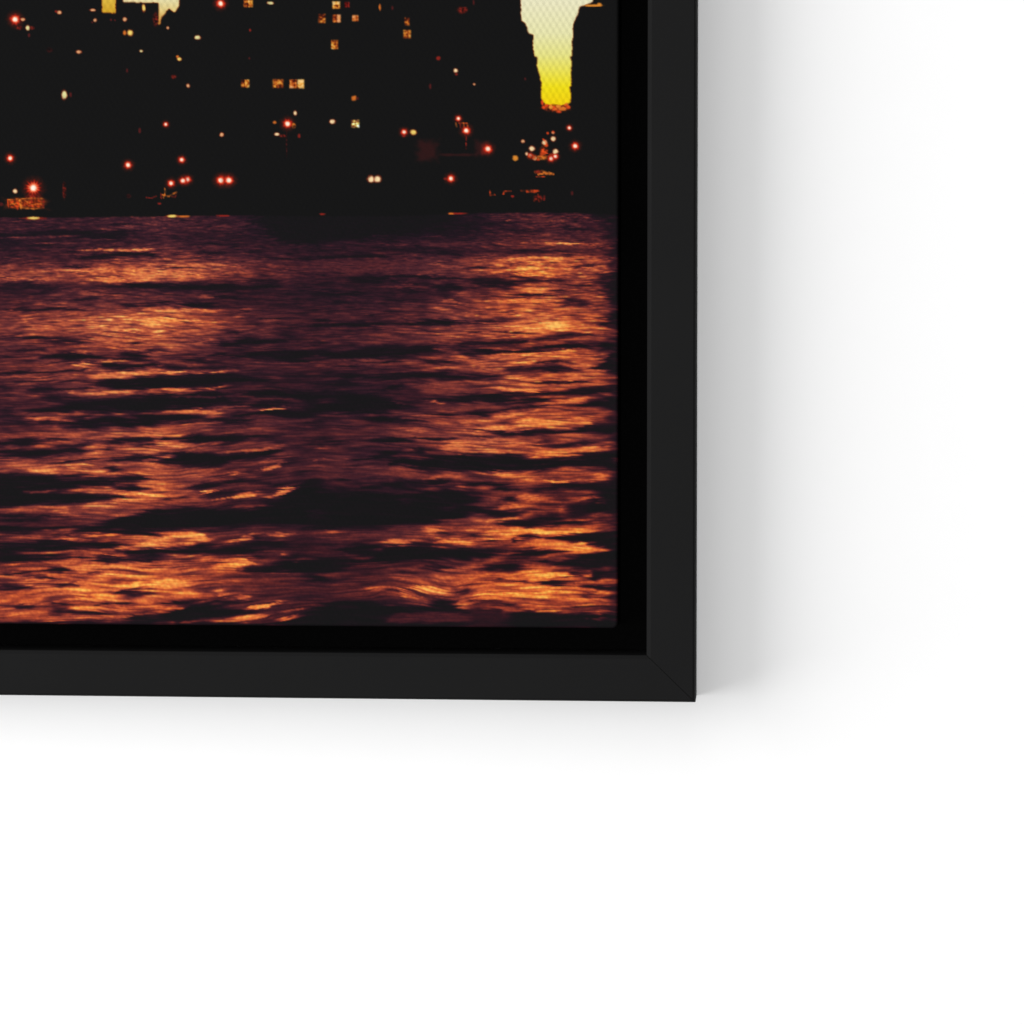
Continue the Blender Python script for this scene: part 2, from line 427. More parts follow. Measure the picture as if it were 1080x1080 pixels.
(2, 2): """
.02|330,5,20 450,0,35 600,10,35 750,15,38;.03|0,20,45 80,20,45;.03|0,155,180 80,148,180 160,155,175
.03|400,150,165 520,145,175 650,150,165;.04|680,140,150 850,135,160 1000,135,148;.7|650,90,100 750,82,105 820,90,105;.72|660,125,135 770,125,138
.95|940,45,52 1080,30,60;.03|230,300,305 400,270,290 530,230,270 600,220,240;.03|650,245,250 750,215,245 820,215,230;.02|490,330,335 600,280,330 700,290,335
.01|640,310,320 760,285,360 900,265,370 1080,262,372;.65|70,205,215 110,195,220 160,200,212;.65|10,300,305 60,292,310 100,295,303
.85|890,205,220 950,170,240 1080,160,260;.5|500,385,395 550,370,405 650,380,420 700,400,420;.65|770,410,425 850,395,425 930,405,420;.65|940,390,420 1080,390,440
.02|760,450,460 850,430,470 930,430,450;.75|940,490,500 1000,480,515 1080,470,510;.03|0,435,480 40,430,480;.04|160,425,440 280,430,445
.03|480,460,470 600,435,470 760,450,490;.04|270,490,495 350,470,490 450,465,480
.01|-50,500,740 100,515,740 300,515,740 500,520,740 700,540,740 800,505,740 900,500,720 1080,520,690
.24|550,530,545 650,510,530 720,515,525;.26|620,560,590 660,560,600;.2|920,610,650 980,600,650;.14|0,640,700 80,650,690;.5|900,710,725 1080,690,720""",
(3, 2): """
.9|150,60,90 300,60,100;.92|350,20,50 500,20,60 600,10,40;.06|0,75,95 100,85,100 250,110,130;.03|240,120,130 400,95,125 500,85,125 700,85,105 800,75,100
.02|800,70,80 850,40,80 950,40,110 1024,30,110;.12|410,180,195 520,155,205 640,180,210 800,165,195 900,160,180;.1|0,120,140 150,130,142
.75|0,150,210 200,150,220 350,150,210;.88|0,230,250 250,230,255 450,235,270 700,225,265 850,205,240 980,200,215
.01|-50,262,372 150,270,375 330,265,365 480,285,360 650,285,345 800,262,345 900,250,345 1024,240,350;.15|430,365,375 580,362,375
.9|150,375,390 200,370,410 300,380,430;.85|300,400,440 450,400,450;.97|520,425,435 620,430,450 720,430,445;.85|850,380,440 900,370,455 970,380,440
.03|0,455,475 150,455,470 280,465,480;.02|620,460,475 700,455,490 850,460,500 950,455,500 1024,440,520;.08|420,480,510 550,465,510 650,470,520
.02|160,490,500 250,490,520 330,500,515;.02|0,540,590 60,550,590;.03|210,560,575 300,555,580 330,560,570;.65|140,560,575 200,555,580
.75|340,540,575 450,530,570 580,545,580;.7|700,570,580 850,535,560 910,525,540;.03|0,610,650 50,620,660 150,635,690 300,640,680 380,640,670
.8|210,620,630 320,605,635 400,615,635;.7|610,640,655 680,615,655;.12|680,610,700 750,590,700 850,600,680 900,590,620
.03|850,540,640 900,600,650 1024,560,640;.03|900,500,680 1024,500,640;.06|430,680,720 550,650,720 640,660,720;.8|60,715,725 250,690,715 370,682,700
.5|870,590,600 940,580,595""",
(0, 3): """
.01|-50,30,60 100,25,55 200,30,60 350,40,60 600,35,65 800,15,55 1080,-20,60;.08|0,60,110 80,60,100 180,60,95;.3|0,0,20 300,0,25 500,10,35
.03|780,60,75 880,50,90 1000,65,95 1080,85,100;.9|620,95,105 740,85,105 820,92,105;.85|380,110,125 550,115,140 620,130,140;.1|350,85,95 600,95,108
.01|-20,150,215 150,150,200 350,140,200 500,138,195 700,142,185 850,152,165;.01|-20,215,285 100,225,285 250,230,275 400,230,255
.05|420,238,250 600,230,245 750,235,250;.02|800,205,220 950,205,235 1080,185,235;.05|650,260,280 760,250,280 850,255,275 1080,255,280
.9|800,185,200 950,160,200 1080,110,180;.01|240,335,345 340,320,350 420,312,350 480,325,335;.05|0,360,370 150,355,372 250,345,360
.85|500,305,325 600,290,325 660,310,320;.9|680,305,320 760,300,325 820,310,325;.03|0,435,470 60,430,470 150,440,465 230,440,448
.1|400,435,445 500,415,445 570,435,442;.1|610,355,365 720,345,358;.15|150,380,395 300,370,395 420,385,395;1|780,430,460 930,400,460 1000,410,450
.03|770,485,492 900,470,505 980,475,512 1060,480,500;.08|620,570,575 780,560,578 900,560,570;.9|480,525,545 600,520,545 850,520,550
.1|360,555,570 450,565,578 540,570,582;.06|340,620,640 400,610,650 480,610,640 560,620,645 700,620,650 800,625,640;.15|80,580,600 180,570,610 250,590,610
.02|860,680,700 980,640,700 1080,630,700;.05|0,695,740 300,700,740 600,698,740 1080,698,740;.7|650,680,690 800,650,665 1080,625,635""",
(1, 3): """
.01|-20,-20,60 100,-20,55 300,-20,45 500,-20,40;.95|0,120,170 150,90,170 260,75,160 370,110,125;.88|490,130,140 600,105,125 730,90,102;.8|760,88,96 850,80,95 940,82,95
.01|-20,185,225 200,180,235 330,162,230 450,165,225 600,180,220 720,200,212;.04|560,140,150 680,125,170 800,130,190 900,140,180;.08|640,240,255 720,230,260
.95|400,300,340 500,260,340 600,250,310 680,290,298;.8|840,235,245 890,215,242;.01|560,340,345 650,310,350 780,295,345 900,285,310 1080,270,340
.03|880,255,265 970,240,265;.01|900,300,355 1080,300,360;.45|960,270,280 1060,260,270;.9|100,500,530 200,485,525 300,480,530;.92|0,400,480 150,400,480 250,420,470
.5|300,440,480 380,450,475;.85|420,475,485 460,475,510 500,480,500;.9|560,505,520 600,495,530 650,510,522
.01|0,560,568 200,560,575;.01|0,640,680 120,600,690 250,560,680 400,570,665 550,610,640 620,625,635;.02|370,545,560 500,535,570 680,540,555
.3|360,590,605 560,585,600;.75|0,595,625 100,590,615 190,585,595;.88|600,605,612 700,590,610 900,555,570;.88|430,680,700 600,650,690 780,630,645
.65|80,690,700 300,675,695;.88|800,670,690 900,660,690 980,650,660;.6|880,620,635 1080,575,600;.02|840,700,730 950,670,730 1080,650,730;.02|0,700,740 500,710,740 800,710,740""",
(2, 3): """
.01|-20,-20,30 200,-20,40 400,-20,35 580,-20,20;.7|90,70,78 130,60,85 190,68,80;.88|440,135,145 600,120,160 720,125,148;.8|760,55,80 830,40,90 900,45,60
.93|810,150,160 880,110,175 1000,120,185 1080,125,185;.05|870,80,100 950,75,100;.02|180,195,205 330,160,215 450,150,230
.01|400,250,260 550,160,280 720,165,270 900,175,260 1080,190,260;.03|0,270,370 100,260,360 250,260,300 370,260,285;.05|0,330,380 100,340,370;.03|0,395,420 70,390,420
.45|160,430,440 280,410,440;.04|760,310,320 850,305,335 950,310,325;.06|590,340,348 690,335,350;.6|600,400,410 720,385,410 850,380,410
.78|880,385,400 970,370,400 1000,380,395;.75|370,465,475 460,445,490 520,450,470;.95|540,450,465 620,470,510 720,515,530;.97|700,440,450 800,440,490 960,495,515
.01|30,590,740 150,560,740 250,548,740 400,558,740 550,575,660 620,595,640;.02|400,560,640 620,590,640 800,590,625;.02|800,560,600 900,545,610 1060,600,625
.78|990,570,585 1040,530,590 1080,550,600;.3|480,655,680 700,640,680 1080,640,690;.03|300,690,740 600,705,740 1080,708,740
.1|980,460,500 1080,470,500;.7|1030,430,460 1080,415,470""",
(3, 3): """
.05|220,0,20 400,-10,45 500,-10,30 760,-10,15;.95|100,60,80 300,65,100 500,60,90 700,55,90 850,45,70;.07|370,105,110 450,92,122 530,100,110
.05|310,130,140 340,120,150 355,130,140;.08|0,75,105 60,80,110;.1|100,130,140 220,115,140;1.05|450,70,80 510,62,88 560,72,82
.02|560,115,125 700,95,140 850,80,150 930,65,160 1024,55,190;.9|660,190,230 780,150,210 960,185,200;.02|-20,185,250 80,190,260 170,200,235
.03|280,215,240 400,190,245 520,200,235 630,205,215;.01|620,280,290 720,250,310 850,220,310 1024,195,310;.05|380,265,280 600,265,280
.02|80,310,335 200,290,345 340,285,345;.1|170,390,405 230,385,410;.12|300,410,420 400,400,425;.97|480,360,390 560,350,390 600,340,360
.02|460,425,432 550,410,440 640,420,435;.05|600,385,395 700,360,380 800,350,370;.02|830,380,395 860,340,410 930,350,380;.04|830,435,450 900,440,475 1010,450,480
.95|100,460,480 250,470,500 400,490,510 560,470,500 640,480,500;.1|0,540,555 150,530,540 250,535,545;.05|600,595,602 800,580,598 1024,570,590
.95|380,600,615 520,600,620 620,590,615;.12|790,490,520 850,485,530;.01|300,640,740 400,625,740 600,635,740 800,640,740 1024,640,740
.06|200,580,590 320,575,588;.16|0,600,740 200,610,740 260,640,740;.7|860,620,640 930,615,640;.4|790,665,675 940,665,675;.9|890,490,500 950,480,510 1010,490,520
.75|870,420,430 930,415,435""",
}
SKY_GAP = ('175,-540 175,0 178,200 205,210 240,270 235,300 265,325 292,330 292,470 305,530 330,545 330,640 345,690 360,730 352,765 '
           '370,770 367,940 400,985 415,1003 455,995 490,1012 560,1000 600,992 645,970 650,900 632,825 652,815 650,700 655,590 645,545 660,520 '
           '660,400 645,390 668,380 670,230 690,180 725,110 725,65 800,40 855,20 855,-540')
# lamps and windows: block, kind (s star, d dot, m mottled, w window), tone, x y and size in 2/9 units
LIGHTS = """
A s 72 92 28 9
A d p 108 92 9 6
A m r 92 132 18 10
A d g 132 132 8 11
A m r 152 132 12 8
A d d 138 168 6 8
A d p 282 59 8 7
A d r 267 54 6 5
A d p 440 48 11 5
A d p 451 96 6 6
A d d 438 105 4 4
A d d 527 94 5 5
A d d 545 96 4 4
A d p 592 92 7 8
A d o 592 155 7 10
A d y 618 156 11 12
A d y 682 38 7 14
A m r 740 92 14 34
A d p 796 132 5 5
A d g 938 178 12 8
A m d 236 237 14 11
A d p 374 246 11 6
A d g 670 242 7 4
A d y 851 280 9 7
A d o 843 268 6 6
A d d 603 336 3 10
A d g 305 450 11 17
A d d 335 450 6 10
A m r 824 365 14 9
A d p 893 407 6 7
A s 787 590 14 5
A d d 663 620 6 12
A s 48 751 20 7
A s 608 783 21 7
A s 862 758 18 5
A m r 158 935 40 14
A s 158 892 37 14
A d w 72 907 9 8
A b h 122 966 172 46
A m h 80 966 46 24
A m h 165 966 48 23
A l o 3 36,948 80,946 150,941 209,943
A l h 3 36,948 40,985 78,978 84,992 92,952
A l o 3 100,950 104,985 112,986
A l a 4 92,950 100,990
A l o 3 118,952 150,972 205,966
A l o 3 112,988 160,991 207,986
A l r 3 150,944 148,986
A l r 3 207,943 206,986
A l a 3 50,968 76,966
A m r 305 905 9 40
A s 812 870 20 6
A s 890 852 20 5
A s 868 858 20 5
A m d 612 930 12 9
A l r 3 695,938 720,940 742,930
A l o 4 781,896 786,910 776,938
A l r 3 764,920 766,942
A l o 3 770,924 800,932 838,912
A l r 3 815,932 830,936 838,918
A d r 756 966 9 4
A d r 160 1037 58 5
A d y 160 1035 26 5
A d o 870 1027 28 4
A d y 818 1026 24 5
A d d 5 970 10 8
B s 57 17 25 9
B w a 188 17 42 34
B d g 293 14 13 5
B w a 606 24 36 34
B w r 657 22 24 24
B d o 813 35 4 14
B d d 872 38 4 10
B w a 538 88 32 42
B w o 608 88 36 36
B w o 696 86 28 28
B w a 942 102 22 36
B w a 942 162 34 38
B w a 598 212 32 42
B d r 197 143 5 6
B d d 194 277 4 4
B w a 174 396 38 36
B w a 330 397 48 40
B w o 402 398 36 40
B w a 438 398 30 42
B d o 690 466 11 12
B d d 706 466 6 6
B d w 411 537 6 9
B m d 370 680 3 68
B s 375 587 25 8
B m o 404 595 10 14
B d o 313 581 8 6
B d w 588 577 11 9
B w y 696 587 36 36
B d p 62 639 8 8
B d w 325 637 10 6
B m r 352 645 16 7
B d r 430 645 5 9
B s 928 627 18 5
B d r 926 645 10 4
B d y 971 628 13 10
B s 58 856 26 7
B s 96 856 26 7
B d w 771 851 14 13
B d w 802 850 14 13
B d r 540 1016 15 4
B d r 70 1024 34 4
C b d 48 715 96 96
C b d 306 702 60 72
C b r 322 712 34 44
C b d 190 735 190 12
C m r 212 48 22 16
C m r 228 45 12 14
C d r 100 277 9 9
C d w 182 334 8 8
C d r 186 352 6 5
C d p 271 400 4 4
C d d 62 410 5 12
C d d 268 10 3 12
C d d 512 375 4 6
C l o 3 184,584 186,600
C l h 3 200,584 240,586
C l o 4 220,584 222,606
C l o 4 238,586 240,606
C l r 3 204,590 206,606
C s 196 563 16 5
C m r 232 670 4 40
C s 233 620 23 8
C s 336 707 24 6
C s 160 847 21 6
C d r 134 849 8 5
C d p 502 671 8 6
C s 722 607 14 5
C s 750 693 21 7
C d a 466 750 13 12
C d w 545 706 11 11
C d w 520 730 6 6
C s 537 738 14 5
C d w 558 750 9 9
C m o 606 685 16 12
C d w 605 676 10 10
C d w 645 659 10 10
C d p 645 629 6 5
C m h 600 718 20 24
C m h 645 742 26 14
C m h 548 745 26 12
C d h 612 690 8 6
C d h 588 742 12 7
C d a 604 748 8 6
C d h 574 756 9 5
C d h 620 632 5 5
C d h 646 626 6 4
C m o 594 748 30 11
C l o 4 560,754 580,742 606,748
C l h 3 586,712 602,708 620,714
C l h 3 585,730 600,722 618,728
C l h 3 598,660 620,690
C s 636 752 18 5
C s 656 742 16 5
C d w 656 719 11 10
C l o 6 560,818 590,814 640,824
C l o 5 575,828 600,824 645,826
C l h 3 566,838 605,838
C m r 575 816 20 9
C l h 3 492,905 540,903 578,906
C l h 4 520,910 565,910
C l h 3 345,905 346,926 368,924
C l h 3 409,922 412,908 446,907
C l h 3 556,955 558,944
C l h 3 574,924 578,956
C l r 3 604,930 602,950
C d r 452 932 7 5
C m r 575 942 26 16
C d d 735 917 5 10
C d r 190 1013 46 4
C d o 160 1014 14 3
C m h 662 514 66 17
C m h 640 505 40 12
C d h 600 510 7 8
C d a 634 508 9 8
C d h 718 508 8 8
C d h 672 530 12 5
C d o 688 519 14 6
C d h 652 516 10 7
C d h 594 488 5 12
C d a 670 505 12 6
C d h 706 498 9 7
C l o 5 650,520 668,512 690,522 700,514
C l h 4 600,512 612,504 626,498
C l o 4 700,500 712,490 722,510
C d o 690 516 18 9
C d h 612 500 8 6
C d a 635 508 9 9
C d a 834 26 42 5
C d a 864 22 10 8
"""


RES = 0.8
X0, X1, Y0, Y1 = -60.0, 664.0, -60.0, 676.0
gx = np.arange(X0, X1, RES)
gy = np.arange(Y0, Y1, RES)
PX, PY = np.meshgrid(gx, gy)
HOR = np.interp(gx, [0, 60, 160, 250, 320, 420, 500, 560, 620, 660], [229.5, 229.5, 228.5, 227, 228, 228, 225, 224, 225, 228])[None, :]


def water(PX, PY):
    tab = [list(map(float, l.replace(':', ' ').split())) for l in BASE.strip().splitlines()]
    ys = np.array([t[0] for t in tab])
    rows = np.array([np.interp(PX[0], BX, t[1:]) for t in tab])
    # streaky coordinates: waves get bigger towards the viewer
    th = np.interp(PY[:, 0], [226, 300, 400, 520, 660], [.85, 1.2, 1.75, 2.4, 3.0])
    eta = np.cumsum(RES / th)[:, None] + 0 * PX
    thc = th[:, None]
    tilt = grad_noise(PX / 150, PY / 70, 11) * 4 + grad_noise(PX / 60, eta / 9, 12) * 1.6
    tilt = tilt + .10 * (np.clip(PX, 190, 335) - 265) * np.exp(-((PY - 500) / 48) ** 2) * sstep(520, 380, PX)
    tilt = tilt + .15 * (np.clip(PX, 230, 330) - 280) * np.exp(-((PY - 645) / 18) ** 2) * sstep(420, 330, PX)
    tilt = tilt - .17 * (np.clip(PX, 400, 480) - 440) * np.exp(-((PY - 622) / 16) ** 2) * sstep(380, 420, PX) * sstep(520, 470, PX)
    xs = PX / (thc * 17)
    e2 = eta + tilt / thc + .55 * grad_noise(xs * .9, eta * .35, 13)
    wob = grad_noise(xs * .9, e2 * .35, 21) * 1.3 + grad_noise(xs * 2.2, e2 * .8, 22) * .55
    yw = PY + wob * thc * .55 + grad_noise(xs * .35, e2 * .2, 25) * 1.0
    xw = PX + grad_noise(xs * .6, e2 * .9, 23) * 8 + grad_noise(xs * 1.5, e2 * 1.8, 24) * 4
    yf = yw + thc * (.55 * grad_noise(xs * 2.2, e2 * 1.6, 26) + .4 * grad_noise(xs * 5, e2 * 2.4, 27))
    # base tone
    yi = np.clip(yw, ys[0], ys[-1] - .01)
    j = np.clip(np.searchsorted(ys, yi) - 1, 0, len(ys) - 2)
    f = (yi - ys[j]) / (ys[j + 1] - ys[j])
    ci = np.broadcast_to(np.arange(PX.shape[1])[None, :], PX.shape)
    V = rows[j, ci] * (1 - f) + rows[j + 1, ci] * f
    sp = (grad_noise(xs * .8, e2 * .42, 31) * .5 + grad_noise(xs * 1.3, e2 * .85, 32) * .6
          + grad_noise(xs * 2.0, e2 * 1.7, 33) * .4 + grad_noise(xs * .5, e2 * 1.3, 34) * .4)
    V = V * .92 - .005 + sp * (.06 + .42 * V)
    # individual waves
    T = 165 / 1080.
    for key, block in WAVES.items():
        c, r = key
        ox, oy = (0, 165, 330, 495)[c], (220, 330, 440, 550)[r]
        for ln in block.strip().splitlines():
            for feat in ln.split(';'):
                v, pts = feat.split('|')
                v = float(v)
                p = sorted(tuple(map(float, q.split(','))) for q in pts.split())
                p = np.array(p)
                qx, qt, qb = ox + p[:, 0] * T, oy + p[:, 1] * T, oy + p[:, 2] * T
                i0, i1 = np.searchsorted(gx, qx[0] - 14), np.searchsorted(gx, qx[-1] + 14)
                k0, k1 = np.searchsorted(gy, qt.min() - 9), np.searchsorted(gy, qb.max() + 9)
                if i1 <= i0 or k1 <= k0:
                    continue
                sl = (slice(k0, k1), slice(i0, i1))
                x_, y_ = xw[sl], yf[sl]
                top = np.interp(x_, qx, qt)
                bot = np.interp(x_, qx, qb)
                over = np.maximum(qx[0] - x_, x_ - qx[-1])
                thick = np.maximum(bot - top, .6)
                s = np.clip(thick * .3, .6, 1.7) * (1 + .9 * (v < .15))
                mk = sstep(-s, s, y_ - top) * sstep(-s, s, bot - y_) * (1 - sstep(-9, 9, over))
                if v < .06 and thick.max() > 4:
                    s2 = np.clip(thick * .8, 2, 6)
                    m2 = sstep(-s2, s2 * .5, y_ - top) * sstep(-s2, s2 * .5, bot - y_) * (1 - sstep(-4, 20, over))
                    V[sl] *= 1 - m2 * np.clip(.42 - .8 * sp[sl], .05, .75)
                if v > .15:
                    mk = mk * np.clip(.95 + .8 * sp[sl], .4 if v > .8 else .25, 1)
                    mk *= .88
                else:
                    mk = mk * np.clip(.95 - (.3 + (v > .06) * .35) * np.maximum(sp[sl], -.12), .35, .98)
                V[sl] += (v - V[sl]) * mk
    fine = (grad_noise(xs * 1.2, e2 * 1.3, 41) * .5 + grad_noise(xs * 2.4, e2 * 2.3, 42) * .5
            + grad_noise(xs * 5, e2 * 2.6, 44) * .3 + grad_noise(PX / 2.6, PY / 1.3, 43) * .14)
    near = sstep(380, 560, PY)
    puff = grad_noise(PX / 13 + e2 * .2, e2 * .75, 45) * .5 + grad_noise(PX / 6 - e2 * .25, e2 * 1.3, 46) * .4 + grad_noise(PX / 2.4, PY / 1.9, 47) * .3
    fine = fine * (1 - .2 * near) + puff * (.15 + .5 * near)
    V = V + fine * (.025 + .28 * np.clip(V, 0, 1)) * (1.5 - .5 * sstep(230, 330, PY))
    V = np.interp(V, [0, .2, .4, .6, .8, 1.0, 1.1], [0, .17, .345, .56, .81, 1.01, 1.1])
    # the print darkens into its right edge
    V *= 1 - .6 * sstep(638, 652, PX + 12 * grad_noise(xs * .8, e2 * .35, 51))
    V = np.where(V > 0, V, 0)
    warm = grad_noise(PX / 70, PY / 25, 61) * .5 + grad_noise(xs, e2 * .7, 62) * .5
    return np.clip(V, 0, 1.04), warm


V, warm = water(PX, PY)
stops = np.array([0, .1, .22, .36, .5, .64, .78, .9, 1.04])
cool = np.array([(22, 22, 23), (31, 22, 31), (53, 28, 40), (88, 43, 50), (124, 60, 58), (164, 83, 66), (204, 113, 78), (232, 148, 94), (248, 196, 126)], float)
hot = np.array([(22, 22, 23), (32, 21, 27), (58, 25, 32), (98, 38, 37), (144, 56, 41), (190, 80, 46), (224, 108, 52), (240, 138, 58), (252, 186, 82)], float)
hotmix = np.clip(.48 + .35 * warm + .35 * sstep(440, 650, PY) + .25 * sstep(470, 560, PX) - .2 * sstep(225, 300, 525 - PY), 0, 1)
IMG = np.zeros(PX.shape + (3,))
for c in range(3):
    a = np.interp(V, stops, cool[:, c])
    b = np.interp(V, stops, hot[:, c])
    IMG[..., c] = a + (b - a) * hotmix
BLACK = np.array([20.5, 20.5, 20.8])
IMG *= 1.0
city = sstep(.6, -.6, PY - (HOR + grad_noise(PX / 9, PY * 0, 71) * .7))
IMG = IMG * (1 - city[..., None]) + BLACK * city[..., None]


# --- city: sky gaps, lit windows, lamps
def poly_mask(pts):
    pts = np.array(pts, float)
    jx = PX + grad_noise(PX / 2.2, PY / 2.2, 81) * .7
    jy = PY + grad_noise(PX / 2.2, PY / 2.2, 82) * .7
    ins = np.zeros(PX.shape, bool)
    n = len(pts)
    for i in range(n):
        (xa, ya), (xb, yb) = pts[i], pts[(i + 1) % n]
        if ya == yb:
            continue
        cr = ((ya > jy) != (yb > jy)) & (jx < (xb - xa) * (jy - ya) / (yb - ya) + xa)
        ins ^= cr
    return ins.astype(float)


def blur(a, r):
    w = np.exp(-.5 * (np.arange(-int(3 * r) - 1, int(3 * r) + 2) / r) ** 2)
    w /= w.sum()
    k = len(w) // 2
    for ax in (0, 1):
        p = np.pad(a, [(k, k) if i == ax else (0, 0) for i in (0, 1)], mode='edge')
        a = sum(w[i] * np.take(p, range(i, i + a.shape[ax]), axis=ax) for i in range(len(w)))
    return a


def over(mask, colr):
    global IMG
    IMG = IMG * (1 - mask[..., None]) + colr * mask[..., None]


def sky(pts, ramp, fringe=(205, 84, 24)):
    mk = poly_mask(pts)
    soft = blur(mk, .7)
    wide = blur(mk, 1.15)
    over(np.clip(wide * 1.5 - .2, 0, 1), np.array(fringe, float))
    ys = [q[0] for q in ramp]
    colr = np.stack([np.interp(PY, ys, [q[1][c] for q in ramp]) for c in range(3)], -1)
    over(sstep(.5, .92, soft), colr)


z9 = lambda s, ox=530.0, oy=0.0: [(ox + float(q.split(',')[0]) / 9, oy + float(q.split(',')[1]) / 9) for q in s.split()]
sky(z9(SKY_GAP), [(-60, (222, 222, 206)), (0, (232, 228, 192)), (35, (229, 226, 172)), (58, (228, 224, 134)), (75, (233, 223, 84)), (92, (238, 220, 26)), (112, (240, 206, 14))])
zA = lambda s: [(float(q.split(',')[0]) * .22222, float(q.split(',')[1]) * .22222) for q in s.split()]
sky(zA('485,-270 548,-270 548,62 485,60'), [(-60, (228, 196, 96)), (0, (216, 178, 64)), (14, (204, 158, 40))])
sky(zA('585,-270 850,-270 850,30 828,58 800,40 778,70 766,82 760,118 752,116 755,13 585,10'), [(-60, (228, 224, 190)), (0, (224, 214, 164)), (10, (222, 200, 130)), (26, (214, 150, 60))])


GR = grad_noise(PX / 3.1, PY / 3.1, 92) * .6 + grad_noise(PX / 1.9, PY / 1.9, 93) * .3
GR2 = grad_noise(PX / 2.8, PY / 2.4, 94) * .7 + grad_noise(PX / 6, PY / 5, 95) * .4
RIM = np.array((150, 44, 22), float)


def dab(x, y, rx, ry, colr, a=1.0, soft=.35, noisy=0.0):
    d = np.sqrt(((PX - x) / rx) ** 2 + ((PY - y) / ry) ** 2) + .35 * GR
    if noisy:
        f = np.clip(.5 + 1.1 * GR2 + .35 * GR, 0, 1)[..., None]
        c = np.array(colr, float)
        colm = c * np.array([.34, .26, .3]) * (1 - f) + np.minimum(c * np.array([1.1, 1.2, 1.15]), 255) * f
        mk = (sstep(1.3, .6, d + noisy * .5 * GR2) * np.clip(.75 + 1.0 * GR2, 0, 1))[..., None]
        IMG[...] = IMG * (1 - mk) + colm * mk
        return
    if sum(colr) > 420:
        over(.85 * sstep(1.8, .85, d), RIM)
    over(a * sstep(1 + soft, 1 - soft, d), np.array(colr, float))


def star(x, y, r, rays=9, halo=(186, 36, 24), core=(252, 238, 220), k=.44):
    d = np.hypot(PX - x, (PY - y) * 1.04)
    th = np.arctan2(PY - y, PX - x)
    big = r > 6.5
    spike = (1 + (.30 if big else .10) * np.cos(th * rays / 2 + x) ** 4 - .06) * (1 + .25 * GR)
    q = d / (r * spike)
    over(.34 * sstep(1.9, .7, d / r + .3 * GR2), np.array((150, 34, 20), float))
    over(.9 * sstep(1.15, .62, q), np.array(halo, float) * (.62 if big else .9))
    over(.85 * sstep(.92, .5, q), np.array((224, 50, 28), float))
    over(.9 * sstep(.68, .36, q), np.array((250, 138, 84), float))
    over(sstep(1.15, .5, d / (r * k * (1 + .2 * GR))), np.array(core, float))


def window(x, y, w, h, colr, seed):
    r_ = np.random.default_rng(seed)
    d = np.maximum(np.abs(PX - x) / (w / 2), np.abs(PY - y) / (h / 2)) + .12 * GR
    mk = sstep(1.2, .8, d)
    u, v = (PX - x) / w + .5, (PY - y) / h + .5
    # curtains and panes: brighter and darker vertical fields, a lit head or sill
    cut = r_.uniform(.35, .65)
    tone = np.where(u < cut, r_.uniform(.1, .9), r_.uniform(.1, .9)) + .12 + np.where(v < r_.uniform(.3, .6), r_.uniform(-.35, .35), 0)
    tone = tone + .9 * GR2 + .25 * GR
    tone = tone - .3 * sstep(.14, .03, np.abs(u - cut)) * (r_.random() > .35)
    c = np.array(colr, float)
    st = np.stack([np.interp(tone, [-.3, .15, .5, .8, 1.1], [c[0] * k for k in (.22, .5, .86, 1.0, 1.06)]),
                   np.interp(tone, [-.3, .15, .5, .8, 1.1], [c[1] * k for k in (.14, .3, .74, 1.15, 1.4)]),
                   np.interp(tone, [-.3, .15, .5, .8, 1.1], [c[2] * k for k in (.3, .4, .7, 1.3, 2.6)])], -1)
    IMG[...] = IMG * (1 - mk[..., None]) + np.clip(st, 0, 255) * mk[..., None]


def stroke(pts, wd, colr):
    """thin bright outline along a run of points"""
    best = np.full(PX.shape, 1e9)
    for (xa, ya), (xb, yb) in zip(pts[:-1], pts[1:]):
        L2 = (xb - xa) ** 2 + (yb - ya) ** 2
        t = np.clip(((PX - xa) * (xb - xa) + (PY - ya) * (yb - ya)) / L2, 0, 1)
        best = np.minimum(best, np.hypot(PX - xa - t * (xb - xa), PY - ya - t * (yb - ya)))
    mk = sstep(1.3, .5, best / wd + .5 * GR)
    f = np.clip(.6 + .9 * GR2, .15, 1)
    over(mk * f, np.array(colr, float))


KC = {'w': (248, 224, 172), 'y': (240, 214, 110), 'o': (214, 112, 40), 'r': (140, 36, 28), 'g': (226, 226, 160),
      'p': (226, 170, 120), 'd': (82, 28, 28), 'a': (226, 140, 48), 'h': (222, 72, 28)}
for ln in LIGHTS.strip().splitlines():
    t = ln.split()
    ox = {'A': 0.0, 'B': 220.0, 'C': 440.0}[t[0]]
    kind = t[1]
    if kind == 'l':
        stroke([(ox + float(q.split(',')[0]) * .22222, float(q.split(',')[1]) * .22222) for q in t[4:]], float(t[3]) * .22222, KC[t[2]])
        continue
    vals = list(map(float, t[3:])) if kind != 's' else list(map(float, t[2:]))
    x, y = ox + vals[0] * .22222, vals[1] * .22222
    if kind == 's':
        star(x, y, vals[2] * .22222, rays=int(vals[3]) if len(vals) > 3 else 7)
    elif kind == 'd':
        dab(x, y, vals[2] * .22222, vals[3] * .22222, KC[t[2]], .95)
    elif kind == 'm':
        dab(x, y, vals[2] * .22222, vals[3] * .22222, KC[t[2]], .75, .3, .9)
    elif kind == 'b':
        dd = np.maximum(np.abs(PX - x) / (vals[2] * .1111), np.abs(PY - y) / (vals[3] * .1111))
        over(.42 * sstep(1.35, .45, dd + .3 * grad_noise(PX / 7, PY / 5, 91)), np.array(KC[t[2]], float))
    elif kind == 'w':
        window(x, y, vals[2] * .22222, vals[3] * .22222, KC[t[2]], int(vals[0] * 3 + vals[1]))
IMG = np.clip(IMG, 0, 255)


def to_lin(c):
    c = c / 255.
    return np.where(c <= .04045, c / 12.92, ((c + .055) / 1.055) ** 2.4)


